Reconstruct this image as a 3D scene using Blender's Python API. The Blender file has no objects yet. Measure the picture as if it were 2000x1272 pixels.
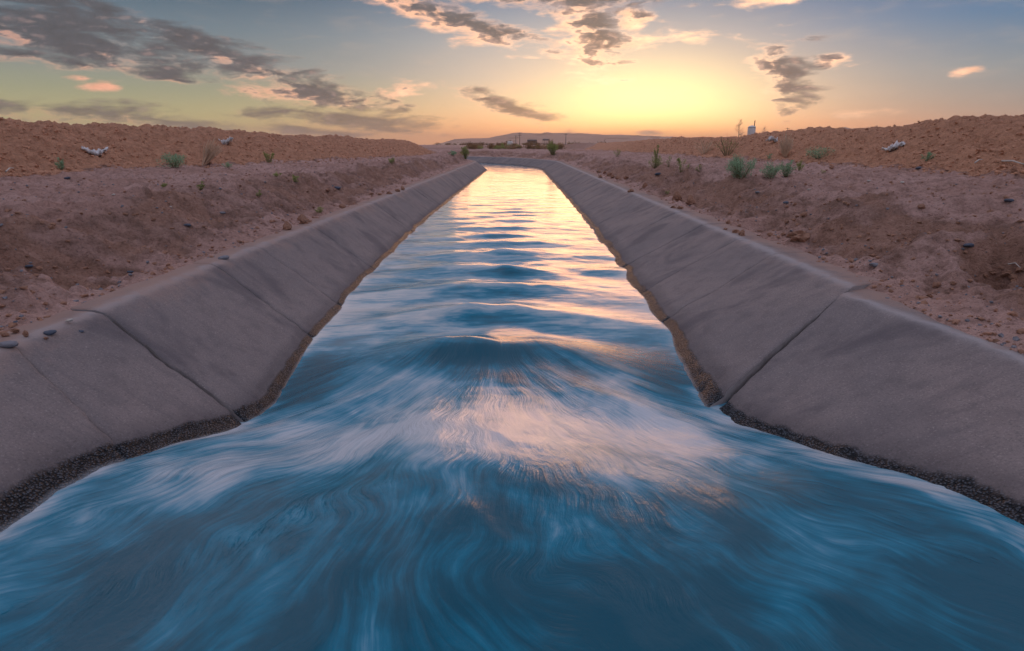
import bpy, math, random
import numpy as np
from mathutils import Vector, Quaternion, Matrix

random.seed(7)
rng = np.random.default_rng(7)
R = math.radians
scene = bpy.context.scene
COL = scene.collection

# ------------------------------------------------------------------ camera
PXF, PITCH, YAW, CAMZ = 1150.0, R(17.06), R(0.667), 1.0
SUN_AZ, SUN_EL = R(6.5), R(3.0)
cam_d = bpy.data.cameras.new('camera')
cam = bpy.data.objects.new('camera', cam_d); COL.objects.link(cam)
cam.location = (0, 0, CAMZ)
cam.rotation_euler = (R(90) - PITCH, 0, YAW)
cam_d.sensor_width = 36.0
cam_d.lens = 36.0 * PXF / 2000.0
cam_d.clip_start, cam_d.clip_end = 0.05, 90000
scene.camera = cam
scene.render.engine = 'CYCLES'
scene.cycles.use_denoising = True
scene.cycles.use_adaptive_sampling = True
scene.cycles.adaptive_threshold = .03
scene.cycles.max_bounces = 4
scene.cycles.diffuse_bounces = 2
scene.cycles.glossy_bounces = 2
scene.cycles.volume_bounces = 0
scene.view_settings.view_transform = 'Standard'
scene.view_settings.look = 'None'
scene.view_settings.exposure = .40
scene.view_settings.gamma = 1.0
scene.view_settings.use_curve_mapping = False


def pix_dir(u, v):
    dx, dy = (u - 1000) / PXF, -(v - 636) / PXF
    x, f, z = dx, math.cos(PITCH) + dy * math.sin(PITCH), -math.sin(PITCH) + dy * math.cos(PITCH)
    c, s = math.cos(YAW), math.sin(YAW)
    return Vector((x * c - f * s, x * s + f * c, z))


def pix_ae(u, v):
    d = pix_dir(u, v).normalized()
    return math.degrees(math.atan2(d.x, d.y)), math.degrees(math.asin(d.z))


# ------------------------------------------------------------------ node helper
class S:
    """a socket with arithmetic"""
    def __init__(s, g, sock): s.g, s.s = g, sock
    def _m(a, op, *b): return a.g.math(op, a, *b)
    def __add__(a, b): return a._m('ADD', b)
    def __radd__(a, b): return a._m('ADD', b)
    def __sub__(a, b): return a._m('SUBTRACT', b)
    def __rsub__(a, b): return a.g.math('SUBTRACT', b, a)
    def __mul__(a, b): return a._m('MULTIPLY', b)
    def __rmul__(a, b): return a._m('MULTIPLY', b)
    def __truediv__(a, b): return a._m('DIVIDE', b)


class G:
    def __init__(s, tree):
        s.t = tree
        tree.nodes.clear()
    def put(s, sock, val):
        if isinstance(val, S): s.t.links.new(val.s, sock)
        elif val is not None:
            if isinstance(val, (tuple, list)) and len(val) == 3 and sock.type == 'RGBA': val = (*val, 1)
            sock.default_value = val
    def node(s, kind, out=0, props=None, **ins):
        n = s.t.nodes.new(kind)
        for k, v in (props or {}).items(): setattr(n, k, v)
        for k, v in ins.items():
            key = int(k[1:]) if k[0] == 'i' and k[1:].isdigit() else k.replace('_', ' ')
            s.put(n.inputs[key], v)
        return S(s, n.outputs[out])
    def math(s, op, a, b=None, c=None):
        n = s.t.nodes.new('ShaderNodeMath'); n.operation = op
        for i, v in enumerate((a, b, c)):
            if v is not None: s.put(n.inputs[i], v)
        return S(s, n.outputs[0])
    def vmath(s, op, a, b=None, out=0):
        n = s.t.nodes.new('ShaderNodeVectorMath'); n.operation = op
        s.put(n.inputs[0], a)
        if b is not None: s.put(n.inputs[1], b)
        return S(s, n.outputs[out])
    def step(s, x, lo, hi, a=0.0, b=1.0):
        n = s.t.nodes.new('ShaderNodeMapRange'); n.interpolation_type = 'SMOOTHSTEP'
        for i, v in enumerate((x, lo, hi, a, b)): s.put(n.inputs[i], v)
        return S(s, n.outputs[0])
    def mix(s, f, a, b, mode='MIX'):
        n = s.t.nodes.new('ShaderNodeMix'); n.data_type = 'RGBA'; n.blend_type = mode
        n.clamp_factor = True
        s.put(n.inputs[0], f); s.put(n.inputs[6], a); s.put(n.inputs[7], b)
        return S(s, n.outputs[2])
    def noise(s, vec, scale, detail=4, rough=.55, dist=0.0, out=0):
        return s.node('ShaderNodeTexNoise', out, None, Vector=vec, Scale=scale, Detail=detail,
                      Roughness=rough, Distortion=dist)
    def ramp(s, x, stops):
        n = s.t.nodes.new('ShaderNodeValToRGB'); cr = n.color_ramp
        while len(cr.elements) < len(stops): cr.elements.new(.5)
        for e, (p, c) in zip(cr.elements, stops):
            e.position = p; e.color = (*c, 1)
        s.put(n.inputs[0], x)
        return S(s, n.outputs[0])
    def xyz(s, v):
        n = s.t.nodes.new('ShaderNodeSeparateXYZ'); s.put(n.inputs[0], v)
        return [S(s, o) for o in n.outputs]
    def vec(s, x, y, z=0.0):
        return s.node('ShaderNodeCombineXYZ', 0, None, X=x, Y=y, Z=z)
    def mapping(s, v, loc=(0, 0, 0), rot=(0, 0, 0), sc=(1, 1, 1), kind='POINT'):
        return s.node('ShaderNodeMapping', 0, {'vector_type': kind}, Vector=v, Location=loc, Rotation=rot, Scale=sc)
    def attr(s, name, out=2):
        return s.node('ShaderNodeAttribute', out, {'attribute_name': name})


def srgb(r, g, b):
    f = lambda c: (c / 255 / 12.92) if c <= 10 else ((c / 255 + .055) / 1.055) ** 2.4
    return (f(r), f(g), f(b))


# ------------------------------------------------------------------ world
def build_world():
    w = bpy.data.worlds.new('World'); scene.world = w; w.use_nodes = True
    g = G(w.node_tree)
    d = g.node('ShaderNodeTexCoord', 0)
    dx, dy, dz = g.xyz(d)
    DEG = 180 / math.pi
    az = g.math('ARCTAN2', dx, dy) * DEG
    el = g.math('ARCSINE', dz) * DEG
    e01 = el / 90.0
    # clear air: cooler high up, warm and pale low down; yellow-green to one side, grey-tan to the other
    high = [(.24, (.20, .25, .37)), (.50, (.25, .30, .43)), (1.0, (.25, .30, .43))]  # sky above the frame, raised to brighten ground and water
    left = g.ramp(e01, [(.0, (.48, .34, .15)), (.025, (.40, .36, .17)), (.045, (.27, .28, .18)), (.070, (.175, .205, .205)),
                        (.100, (.105, .155, .19)), (.140, (.026, .072, .125))] + high)
    right = g.ramp(e01, [(.0, (.46, .26, .17)), (.025, (.29, .245, .21)), (.06, (.185, .225, .25)),
                         (.10, (.055, .145, .26)), (.140, (.018, .085, .215))] + high)
    air = g.mix(g.step(az, -8.0, 26.0), left, right)
    mid = g.ramp(e01, [(.0, (.95, .48, .20)), (.035, (.74, .51, .30)), (.065, (.46, .42, .37)), (.095, (.33, .35, .37)),
                       (.120, (.19, .25, .32)), (.145, (.06, .135, .25))] + high)
    da = az - math.degrees(SUN_AZ) - 5.5
    gm = g.math('EXPONENT', g.math('POWER', g.math('ABSOLUTE', da + 6.0) / 19.0, 2.2) * -1.0)
    air = g.mix(gm, air, mid)
    # glow round the sunken sun
    r1 = g.vmath('LENGTH', g.vec(da / 15.0, (el - 1.0) / 6.6), out=1)
    air = g.mix(g.math('EXPONENT', r1 * r1 * -1.0) * .85, air, (1.10, .68, .40))
    r2 = g.vmath('LENGTH', g.vec((da + .5) / 8.6, (el - 2.0) / 3.9), out=1)
    air = g.mix(g.math('EXPONENT', g.math('POWER', r2, 2.3) * -1.0) * .97, air, (1.40, 1.18, .52))
    band = g.math('EXPONENT', el * el * -.24) * g.math('EXPONENT', da * da * -.0022)
    air = g.mix(band * .92, air, (1.45, .46, .09))
    # ---- clouds: streaky noise cut by soft patches where the banks of cloud stand
    ae = g.vec(az, el)
    st = g.mapping(ae, rot=(0, 0, R(-11)), sc=(.22, .95, 1), kind='POINT')
    n1 = g.noise(st, 1.0, 7, .57, .45)
    n2 = g.noise(g.mapping(ae, (3.1, 1.7, 0), (0, 0, R(-14)), (.62, 1.5, 1)), 1.0, 5, .56, .3)
    # u, v, half-width px, half-height px, tilt deg, weight
    CL = [(120, 62, 420, 66, 9, 1.05, 0), (420, 100, 240, 40, 14, 1.0, .12), (90, 5, 300, 40, 5, .9, 0), (610, 184, 190, 40, 10, 1.05, .30), (330, 55, 220, 30, 12, .9, 0),
          (705, 236, 200, 20, 4, 1.15, -.2), (120, 218, 420, 30, 2, .85, 0), (380, 246, 190, 18, 3, .9, 0), (60, 110, 200, 24, 3, .8, 0),
          (620, 258, 150, 11, 4, 1.0, -.1), (1010, 214, 140, 22, 19, 1.05, .0), (1535, 150, 84, 66, 65, 1.05, .1),
          (880, 38, 260, 34, 16, 1.1, .45), (1150, 45, 120, 95, 68, 1.05, .45), (1010, -25, 290, 50, 8, 1.05, .1), (1235, 45, 95, 60, 20, .85, .8),
          (1530, -6, 140, 20, -6, .85, .9), (205, 166, 52, 14, -6, 1.0, .9), (155, 155, 40, 11, 0, .85, .8), (220, 127, 32, 10, 0, .85, .5),
          (780, 180, 80, 26, -8, .78, .8), (1690, 220, 110, 15, -6, .72, .8), (1890, 138, 62, 12, -14, .50, 1), (1340, 75, 120, 26, -4, .60, 1),
          (1620, 118, 70, 26, -8, .78, .6), (510, 152, 70, 16, -10, .76, .9), (340, 150, 120, 22, 4, .70, 0), (1270, 260, 60, 9, 4, .85, 0)]
    dmin = lit = None
    for u, v, hw, hh, tilt, wt, lt in CL:
        a0, e0 = pix_ae(u, v)
        a1, e1 = pix_ae(u + 20, v); a2, e2 = pix_ae(u, v - 20)
        sa, se = abs(a1 - a0) / 20, abs(e2 - e0) / 20
        p = g.mapping(ae, (a0, e0, 0), (0, 0, R(-tilt)), (hw * sa, hh * se, 1), 'TEXTURE')
        q = g.vmath('LENGTH', p, out=1) + (1.0 - wt) * .9
        ql = g.vmath('LENGTH', g.vmath('ADD', p, (-.10, -.24, 0)), out=1) + (1.0 - wt) * .9 + lt
        dmin = q if dmin is None else g.math('MINIMUM', dmin, q)
        lit = ql if lit is None else g.math('MINIMUM', lit, ql)
    wob = (n1 - .5) * 2.8 + (n2 - .5) * .9
    dens = g.step(dmin * -1.0 + 1.08 + wob, .0, .88)
    core = g.step(lit * -1.0 + 1.02 + (n1 - .5) * 2.4 + (n2 - .5) * 2.4, -.12, .50)
    # thin veils low down, and a broken mauve deck overhead, out of frame, brightened to light ground and water
    veil = g.step(n1, .47, .80) * g.step(el, 1.0, 5.0) * .17
    pl = g.vec(dx / (dz + .16), dy / (dz + .16))
    n3 = g.noise(g.mapping(pl, rot=(0, 0, R(20)), sc=(1.1, .55, 1)), 1.3, 5, .6, .4)
    deck = g.step(n3, .40, .66) * g.step(el, 11.5, 19.0) * .9  # mask of the out-of-frame deck, brightened as fill light
    near = g.math('EXPONENT', g.vmath('LENGTH', g.vec(da / 24.0, (el - 3.0) / 12.0), out=1) * -1.1)
    rim = g.mix(near, (.74, .31, .21), (1.5, 1.0, .60))
    half = g.mix(near, (.18, .13, .13), (.62, .37, .27))
    dark = g.mix(near, (.050, .056, .070), (.14, .125, .125))
    core = core - g.step(near, .35, .8) * .22 - g.step(n2, .52, .70) * .30
    cc = g.mix(g.step(core, .42, 1.0), g.mix(g.step(core, .0, .5), rim, half), dark)
    cc = g.mix(.75, cc, g.node('ShaderNodeCombineXYZ', 0, None, X=n2 * 1.5 + .25, Y=n2 * 1.5 + .25, Z=n2 * 1.5 + .25), 'MULTIPLY')
    low = g.step(el, 1.0, 4.5)
    cc = g.mix(low, g.mix(.35, cc, (.32, .24, .13)), cc)
    air = g.mix(veil, air, g.mix(near, (.36, .26, .23), (1.0, .70, .42)))
    sky = g.mix(dens * .95, air, cc)
    fill_deckc = g.mix(g.step(n3, .60, .80), (.66, .56, .62), (.34, .32, .40))
    sky = g.mix(deck, sky, fill_deckc)
    # under the horizon the haze of the ground
    sky = g.mix(g.step(el, -.2, -3.0), sky, (.16, .11, .09))
    nish = g.node('ShaderNodeTexSky', 0, {'sky_type': 'NISHITA', 'sun_disc': False, 'sun_elevation': SUN_EL,
                                          'sun_rotation': SUN_AZ, 'air_density': 1.0, 'dust_density': 2.0})
    b1 = g.node('ShaderNodeBackground', 0, None, Color=sky, Strength=SKY)
    b2 = g.node('ShaderNodeBackground', 0, None, Color=nish, Strength=.004)
    add = g.node('ShaderNodeAddShader', 0, None, i0=b1, i1=b2)
    out = g.t.nodes.new('ShaderNodeOutputWorld'); g.put(out.inputs['Surface'], add)
    w.cycles.sampling_method = 'MANUAL'; w.cycles.sample_map_resolution = 1024


SKY = 1.0
build_world()
sun_d = bpy.data.lights.new('sun', 'SUN'); sun_d.energy = .4; sun_d.angle = R(26.0); sun_d.color = (1.0, .42, .16)
sun = bpy.data.objects.new('sun', sun_d); COL.objects.link(sun)
sun_dir = Vector((math.sin(SUN_AZ) * math.cos(SUN_EL), math.cos(SUN_AZ) * math.cos(SUN_EL), math.sin(SUN_EL)))
sun.rotation_euler = (-sun_dir).to_track_quat('-Z', 'Y').to_euler()
sun.location = sun_dir * 60


# ------------------------------------------------------------------ numpy noise
def _h(ix, iy, seed):
    n = (ix.astype(np.int64) * 374761393 + iy.astype(np.int64) * 668265263 + seed * 1442695041) & 0xFFFFFFFF
    n = ((n ^ (n >> 13)) * 1274126177) & 0xFFFFFFFF
    n = n ^ (n >> 16)
    return (n & 0xFFFF) / 65535.0


def vn(x, y, seed=0):
    x = np.asarray(x, float); y = np.asarray(y, float)
    ix, iy = np.floor(x), np.floor(y); fx, fy = x - ix, y - iy
    fx = fx * fx * fx * (fx * (fx * 6 - 15) + 10); fy = fy * fy * fy * (fy * (fy * 6 - 15) + 10)
    a, b, c, d = _h(ix, iy, seed), _h(ix + 1, iy, seed), _h(ix, iy + 1, seed), _h(ix + 1, iy + 1, seed)
    return (a + (b - a) * fx) * (1 - fy) + (c + (d - c) * fx) * fy - .5


def fbm(x, y, seed=0, octv=4, gain=.5):
    t, amp, f = 0, 1.0, 1.0
    for i in range(octv):
        c, s_ = math.cos(i * 1.1), math.sin(i * 1.1)
        t = t + amp * vn((x * c - y * s_) * f, (x * s_ + y * c) * f, seed + i * 17)
        amp *= gain; f *= 2.03
    return t


def sm(x, a, b):
    k = np.clip((np.asarray(x, float) - a) / (b - a), 0, 1)
    return k * k * (3 - 2 * k)


# ------------------------------------------------------------------ canal path, (s, t) = along, across
BS, BR, BA = 37.0, 26.0, R(100)
S1 = BS + BR * BA


def st2xy(s, t):
    s = np.asarray(s, float); t = np.asarray(t, float)
    a = np.clip((s - BS) / BR, 0, BA); ex = np.maximum(s - S1, 0)
    x = np.where(s <= BS, t, -BR + (BR + t) * np.cos(a) - ex * math.sin(BA))
    y = np.where(s <= BS, s, BS + (BR + t) * np.sin(a) + ex * math.cos(BA))
    return x, y


def xy2st(x, y):
    x = np.asarray(x, float); y = np.asarray(y, float)
    px, py = x + BR, y - BS
    a = np.arctan2(py, px)
    r = np.hypot(px, py)
    s, t = BS + BR * a, r - BR
    ca, sa = math.cos(BA), math.sin(BA)
    al, ac = -px * sa + py * ca, px * ca + py * sa - BR
    beyond = (a > BA) & (py > -2)
    s = np.where(beyond, S1 + al, s); t = np.where(beyond, ac, t)
    low = y <= BS
    return np.where(low, y, s), np.where(low, x, t)


LIP_L, LIP_R, SL_L, SL_R = 2.67, 2.45, 1.36, 2.0
_wl = np.array([(-9, 1.42), (0, 1.45), (1.9, 1.475), (2.5, 1.50), (2.9, 1.61), (3.4, 1.735), (4.0, 1.70), (4.6, 1.654), (7.2, 1.574), (12, 1.525), (30, 1.52)])
_wr = np.array([(-9, 1.24), (0, 1.28), (1.78, 1.33), (2.16, 1.375), (2.58, 1.483), (2.98, 1.596), (3.25, 1.66), (3.7, 1.625), (4.26, 1.591), (5.2, 1.576), (7.6, 1.555), (12, 1.53), (30, 1.52)])
_wc = np.array([(-9, 1.33), (0, 1.36), (1.5, 1.37), (2.2, 1.405), (2.8, 1.475), (3.3, 1.555), (3.75, 1.60), (4.2, 1.56), (4.8, 1.54), (7, 1.53), (12, 1.52), (30, 1.52)])


def spl(tab, s):
    # smoothed table
    k = 0
    for o, wgt in ((-.16, .25), (0, .5), (.16, .25)):
        k = k + wgt * np.interp(s + o, tab[:, 0], tab[:, 1])
    return k


CX = -.27


def water_z(s, t):
    s = np.asarray(s, float); t = np.asarray(t, float)
    xl, xr = -1.75, 1.25
    l, c, r = -spl(_wl, s), -spl(_wc, s), -spl(_wr, s)
    kl = sm(t, CX - .25, xl); kr = sm(t, CX + .25, xr)
    z = c + (l - c) * kl + (r - c) * kr
    x = t - CX
    # standing waves: crests bow towards the pool at the sides, strongest in the middle
    curv = .42 * np.exp(-np.maximum(s - 3.8, 0) / .9) + .07
    wv = 1.02 - .006 * np.clip(s - 5, 0, 40)
    ph = s + curv * x * x + (.18 + .5 * sm(s, 6, 12)) * fbm(t * .9, s * .55, 5, 2)
    k = np.maximum(s - 4.5, 0)
    amp = .058 * np.exp(-k / 4.5) + .005 * np.exp(-k / 26)
    env = sm(ph, 3.75, 4.5) * (np.exp(-(x / (.62 + .03 * np.clip(s, 0, 14))) ** 2) * .9 + .22 * (.5 + fbm(t * .8, s * .6, 12, 2)))
    cw = np.cos(2 * math.pi * (ph - 4.52) / wv)
    z = z + amp * env * (cw + .22 * cw * cw - .11) * (1 + 1.2 * fbm(t * 1.5, s * .8, 9, 3))
    # broken chop downstream, long and lying across the stream
    far = sm(s, 4.2, 8.0)
    z = z + far * (1 - .45 * sm(s, 9, 16)) * (.024 * fbm(t * 1.3 + s * .35, s * 2.0, 21, 4, .5) + .004 * fbm(t * 3.1, s * 7.0, 22, 3))
    # smooth folds fanning out over the pool
    th = np.arctan2(x, np.maximum(5.0 - s, .05)); rr = np.hypot(x, 5.0 - s)
    pool = 1 - sm(s, 3.1, 4.3)
    z = z + pool * (.050 * fbm(th * 3.2 + .3 * fbm(t, s, 3, 2), rr * .75, 31, 3, .5) + .030 * (.2 - np.abs(fbm(th * 7 + .5 * fbm(t * .8, s * .8, 34, 2), rr * 1.1, 32, 3))))
    # ridges that run from the corners to the tongue
    for x0, sx in ((1.62, 1), (-1.62, -1)):
        dd = (s - 2.95) - .85 * np.maximum(1.62 - np.abs(x), 0) ** 1.25
        z = z + .055 * np.exp(-(dd / .24) ** 2) * np.exp(-((x - x0 * .66) / .55) ** 2)
    return z - 0.0 + CAMZ


PL = np.array([(2.0, -.56), (2.3, -.34), (2.5, -.195), (2.60, -.11), (2.67, -.08), (2.80, -.035), (2.95, .01), (3.3, .06), (3.65, .21), (3.95, .36), (4.25, .42), (6, .47), (7.7, .53), (14, .50), (20, .42), (24, .40)])
PR = np.array([(1.9, -.46), (2.1, -.33), (2.3, -.23), (2.40, -.16), (2.45, -.12), (2.62, -.035), (2.85, .02), (3.15, .07), (3.6, .26), (3.9, .385), (4.2, .425), (5.2, .46), (7.3, .53), (14, .50), (20, .42), (24, .40)])
BERM = np.array([(0, 0), (.5, .10), (1.2, .50), (1.9, .88), (2.5, .97), (4.2, .45), (6.3, 0)])      # out from its foot
FOOT_L = np.array([(0, 7.8), (13, 7.8), (18, 6.6), (26, 5.6), (46, 4.9), (200, 4.9)])


def berm_at(s, t, at):
    """distance out from the foot of the spoil berm, and its height factor"""
    x, y = st2xy(s, t)
    fl = np.interp(s, FOOT_L[:, 0], FOOT_L[:, 1])
    out = np.where(t < 0, at - fl, np.where(s > BS, x, at) - 7.35)
    hk = np.where(t < 0, np.interp(s, [0, 13, 20, 45, 56, 70], [1.02, 1.02, .86, .74, .5, .25]),
                  np.interp(y, [0, 12, 30, 66, 71], [1.02, 1.0, .92, .85, .85]))
    return out, hk


def bank_z(s, t, detail=True):
    """height of the dirt either side of the lining"""
    s = np.asarray(s, float); t = np.asarray(t, float)
    side = np.where(t < 0, 0, 1); at = np.abs(t)
    lip = np.where(t < 0, LIP_L, LIP_R)
    sd = side * 53.0
    warp = sm(at, lip + .25, lip + 1.2) * (.75 * fbm(s * .33 + sd, at * .1, 41, 3)) * (1 - .5 * sm(at, 6, 8))
    a2 = at + warp
    # dirt has slid down over the top of the nearest slabs
    dl = np.where(side == 0, .24 * (1 - sm(s + .5 * fbm(s * 1.5, at * 0, 64, 3), 2.9, 3.7)), 0)
    a2 = a2 + dl
    z = np.where(side == 0, np.interp(a2, PL[:, 0], PL[:, 1]), np.interp(a2, PR[:, 0], PR[:, 1]))
    z = z - dl / SL_L * .8 * (1 - sm(at, lip - .1, lip + .9))
    bo, hk = berm_at(s, t, at)
    bw = bo + .35 * fbm(s * .6 + sd, at * .3, 42, 3)
    bz = np.interp(bw, BERM[:, 0], BERM[:, 1]) * hk
    berm = sm(bw, 0, .6) * (1 - sm(bw, 5.2, 6.5)) * sm(bz, 0, .1)
    z = z + bz + sm(bw, .8, 2.2) * (1 - sm(bw, 4, 6)) * (.15 * fbm(s * .30 + sd, at * .2, 43, 3) - .01)
    if detail:
        bank = sm(at, lip + .1, lip + .5)
        slope = sm(at, lip + .2, lip + .6) * (1 - sm(at, lip + 1.7, lip + 2.6))
        gull = fbm(s * 2.6 + at * .9 + sd, at * .55, 45, 4, .55)
        z = z + slope * (.17 * gull - .10 * np.maximum(fbm(s * .9 + sd, at * 1.1, 46, 3) - .12, 0) * 3)
        rough = bank * (.085 * fbm(s * 4.3 + sd, at * 5, 47, 4, .62) + .05 * fbm(s * 1.4, at * 2.2 + sd, 48, 3))
        clump = .16 - np.abs(fbm(s * 6.3 + sd, at * 6.3, 56, 3, .6))
        rough = rough + bank * (.06 * clump * (.35 + sm(fbm(s * .8 + sd, at * .8, 57, 2), -.1, .25)) + .020 * fbm(s * 17 + sd, at * 17, 59, 2))
        z = z + rough + (1 - bank) * .03 * fbm(s * 2.4 + sd, at * 6, 49, 4, .6)
        lump = np.abs(fbm(s * 2.9 + sd, at * 2.9, 51, 4, .62))
        z = z + berm * (.09 * (.22 - lump) + .05 * fbm(s * 9 + sd, at * 9, 52, 3, .6))
        # tyre ruts along the track on top of the bank
        bench = sm(at, lip + 2.2, lip + 3.0) * (1 - sm(bo, -.6, 0))
        rut = np.exp(-((at - 5.6 + .15 * vn(s * .2, s * 0, 3)) / .16) ** 2) + np.exp(-((at - 6.9 + .15 * vn(s * .2, s * 0, 4)) / .16) ** 2)
        z = z - bench * .035 * rut + bench * .03 * np.maximum(fbm(s * .9 + sd, at * 3.4, 53, 3), 0)
        # the washed-out hole
        hx, hy = s - 4.22, t - 3.60
        h = np.exp(-((hx / .40) ** 2 + (hy / .27) ** 2) ** 2.2)
        z = z - .42 * h * (1 + .8 * fbm(s * 7, at * 7, 54, 3))
        z = z + .10 * np.exp(-(((s - 4.2) / .45) ** 2 + ((t - 3.98) / .12) ** 2))
        # slumped scoops higher on both banks
        for hs, ht, w1, w2, dp in ((7.6, 4.55, .7, .3, .12), (6.2, -4.55, .6, .3, .12), (10.6, -3.75, .8, .2, .16), (12.2, -3.7, .5, .16, .12), (9.8, 3.55, .9, .16, .12), (18.5, 3.5, 1.8, .2, .14), (16, -3.8, 1.0, .2, .13)):
            z = z - dp * np.exp(-(((s - hs) / w1) ** 2 + ((t - ht) / w2) ** 2)) * (1 + 1.2 * fbm(s * 5, at * 5, 55, 3))
    return z


def surface_z(x, y):
    s, t = xy2st(x, y)
    z = bank_z(s, t)
    pan_l = np.where(np.abs(t) < LIP_L, -(LIP_L - np.abs(t)) / SL_L, -99)
    pan_r = np.where(np.abs(t) < LIP_R, -(LIP_R - np.abs(t)) / SL_R, -99)
    wz = water_z(s, t)
    pan = np.where(t < 0, pan_l, pan_r)
    inside = np.where(t < 0, np.abs(t) < LIP_L, np.abs(t) < LIP_R)
    z = np.where(inside, np.maximum(pan, wz), np.maximum(z, np.where(np.abs(t) < np.where(t < 0, LIP_L + .2, LIP_R + .3), 0, -99)))
    return np.where(np.abs(t) > 23.5, .40, z)


_D = np.concatenate([np.linspace(1.2, 20, 3000), np.linspace(20, 120, 3000)])


def hit(u, v):
    """where the ray of a pixel meets the bank"""
    d = pix_dir(u, v)
    px, py, pz = d.x * _D, d.y * _D, CAMZ + d.z * _D
    below = np.nonzero(pz <= surface_z(px, py))[0]
    i = below[0] if len(below) else len(_D) - 1
    return Vector((px[i], py[i], pz[i])), _D[i]


# ------------------------------------------------------------------ mesh helpers
def mesh_from(name, verts, faces, mat=None, smooth=True, attrs=None):
    me = bpy.data.meshes.new(name)
    verts = np.asarray(verts, np.float32); faces = np.asarray(faces, np.int32)
    n, k = faces.shape
    me.vertices.add(len(verts)); me.vertices.foreach_set('co', verts.ravel())
    me.loops.add(n * k); me.loops.foreach_set('vertex_index', faces.ravel())
    me.polygons.add(n); me.polygons.foreach_set('loop_start', np.arange(0, n * k, k, dtype=np.int32))
    me.polygons.foreach_set('use_smooth', np.full(n, smooth))
    for an, av in (attrs or {}).items():
        av = np.asarray(av, np.float32)
        if av.ndim == 1:
            a = me.attributes.new(an, 'FLOAT', 'POINT'); a.data.foreach_set('value', av)
        else:
            a = me.attributes.new(an, 'FLOAT_VECTOR', 'POINT'); a.data.foreach_set('vector', av.ravel())
    me.update(calc_edges=True)
    if mat: me.materials.append(mat)
    return me


def link(name, me, parent=None, **props):
    o = bpy.data.objects.new(name, me); COL.objects.link(o)
    if parent: o.parent = parent
    for k, v in props.items(): o[k] = v
    return o


def grid_faces(nr, nc, flip=False):
    i = np.arange(nr - 1)[:, None] * nc + np.arange(nc - 1)[None, :]
    f = np.stack([i, i + 1, i + nc + 1, i + nc], -1).reshape(-1, 4)
    return f[:, ::-1] if flip else f


def spaced(a, b, k0, k1, far=None):
    """positions from a to b with steps that grow with distance from the camera"""
    out = [a]
    while out[-1] < b:
        out.append(out[-1] + max(k0, k1 * abs(out[-1])))
    return np.array(out)


def material(name):
    m = bpy.data.materials.new(name); m.use_nodes = True
    g = G(m.node_tree)
    def finish(bsdf, disp=None):
        out = g.t.nodes.new('ShaderNodeOutputMaterial'); g.put(out.inputs['Surface'], bsdf)
        return m
    return m, g, finish


def principled(g, color, rough, bump=None, strength=.4, dist=.02, **kw):
    nrm = None
    if bump is not None:
        nrm = g.node('ShaderNodeBump', 0, None, Strength=strength, Distance=dist, Height=bump)
    return g.node('ShaderNodeBsdfPrincipled', 0, None, Base_Color=color, Roughness=rough, Normal=nrm, **kw)


# ------------------------------------------------------------------ materials
def mat_dirt():
    m, g, fin = material('dirt')
    co = g.node('ShaderNodeTexCoord', 3)
    soil = g.attr('soil')
    a = g.noise(co, .7, 5, .6); b = g.noise(co, 6.0, 6, .65); c = g.noise(co, 38.0, 4, .7)
    dust = g.mix(g.step(a, .35, .65), (.61, .385, .325), (.50, .295, .235))
    dust = g.mix(g.step(b, .42, .72) * .6, dust, (.19, .10, .07))
    red = g.mix(g.step(b, .35, .7), (.64, .325, .195), (.45, .22, .13))
    f = g.step(soil + (b - .5) * .7, .3, .7)
    fresh = g.mix(g.step(b, .35, .7), (.40, .235, .180), (.26, .150, .112))
    col = g.mix(f, dust, g.mix(g.step(soil, .62, .9), fresh, red))
    col = g.mix(g.step(c, .52, .30) * .6, col, g.mix(1.0, col, (.45, .42, .42), 'MULTIPLY'))
    col = g.mix(g.step(c, .56, .74) * .35, col, (.52, .38, .33))
    speck = g.node('ShaderNodeTexVoronoi', 0, {'feature': 'F1'}, Vector=co, Scale=26.0, Randomness=1.0)
    pick = g.noise(co, 17.0, 2, .5)
    col = g.mix(g.step(speck, .16, .09) * g.step(pick, .60, .68) * .8, col, (.50, .44, .42))
    col = g.mix(g.step(speck, .2, .1) * g.step(pick, .42, .36) * .7, col, (.075, .06, .065))
    h = b * .8 + c * .3 + g.noise(co, 120.0, 2, .6) * .12
    return fin(principled(g, col, .92, h, 1.0, .10, Specular_IOR_Level=.2))


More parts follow.
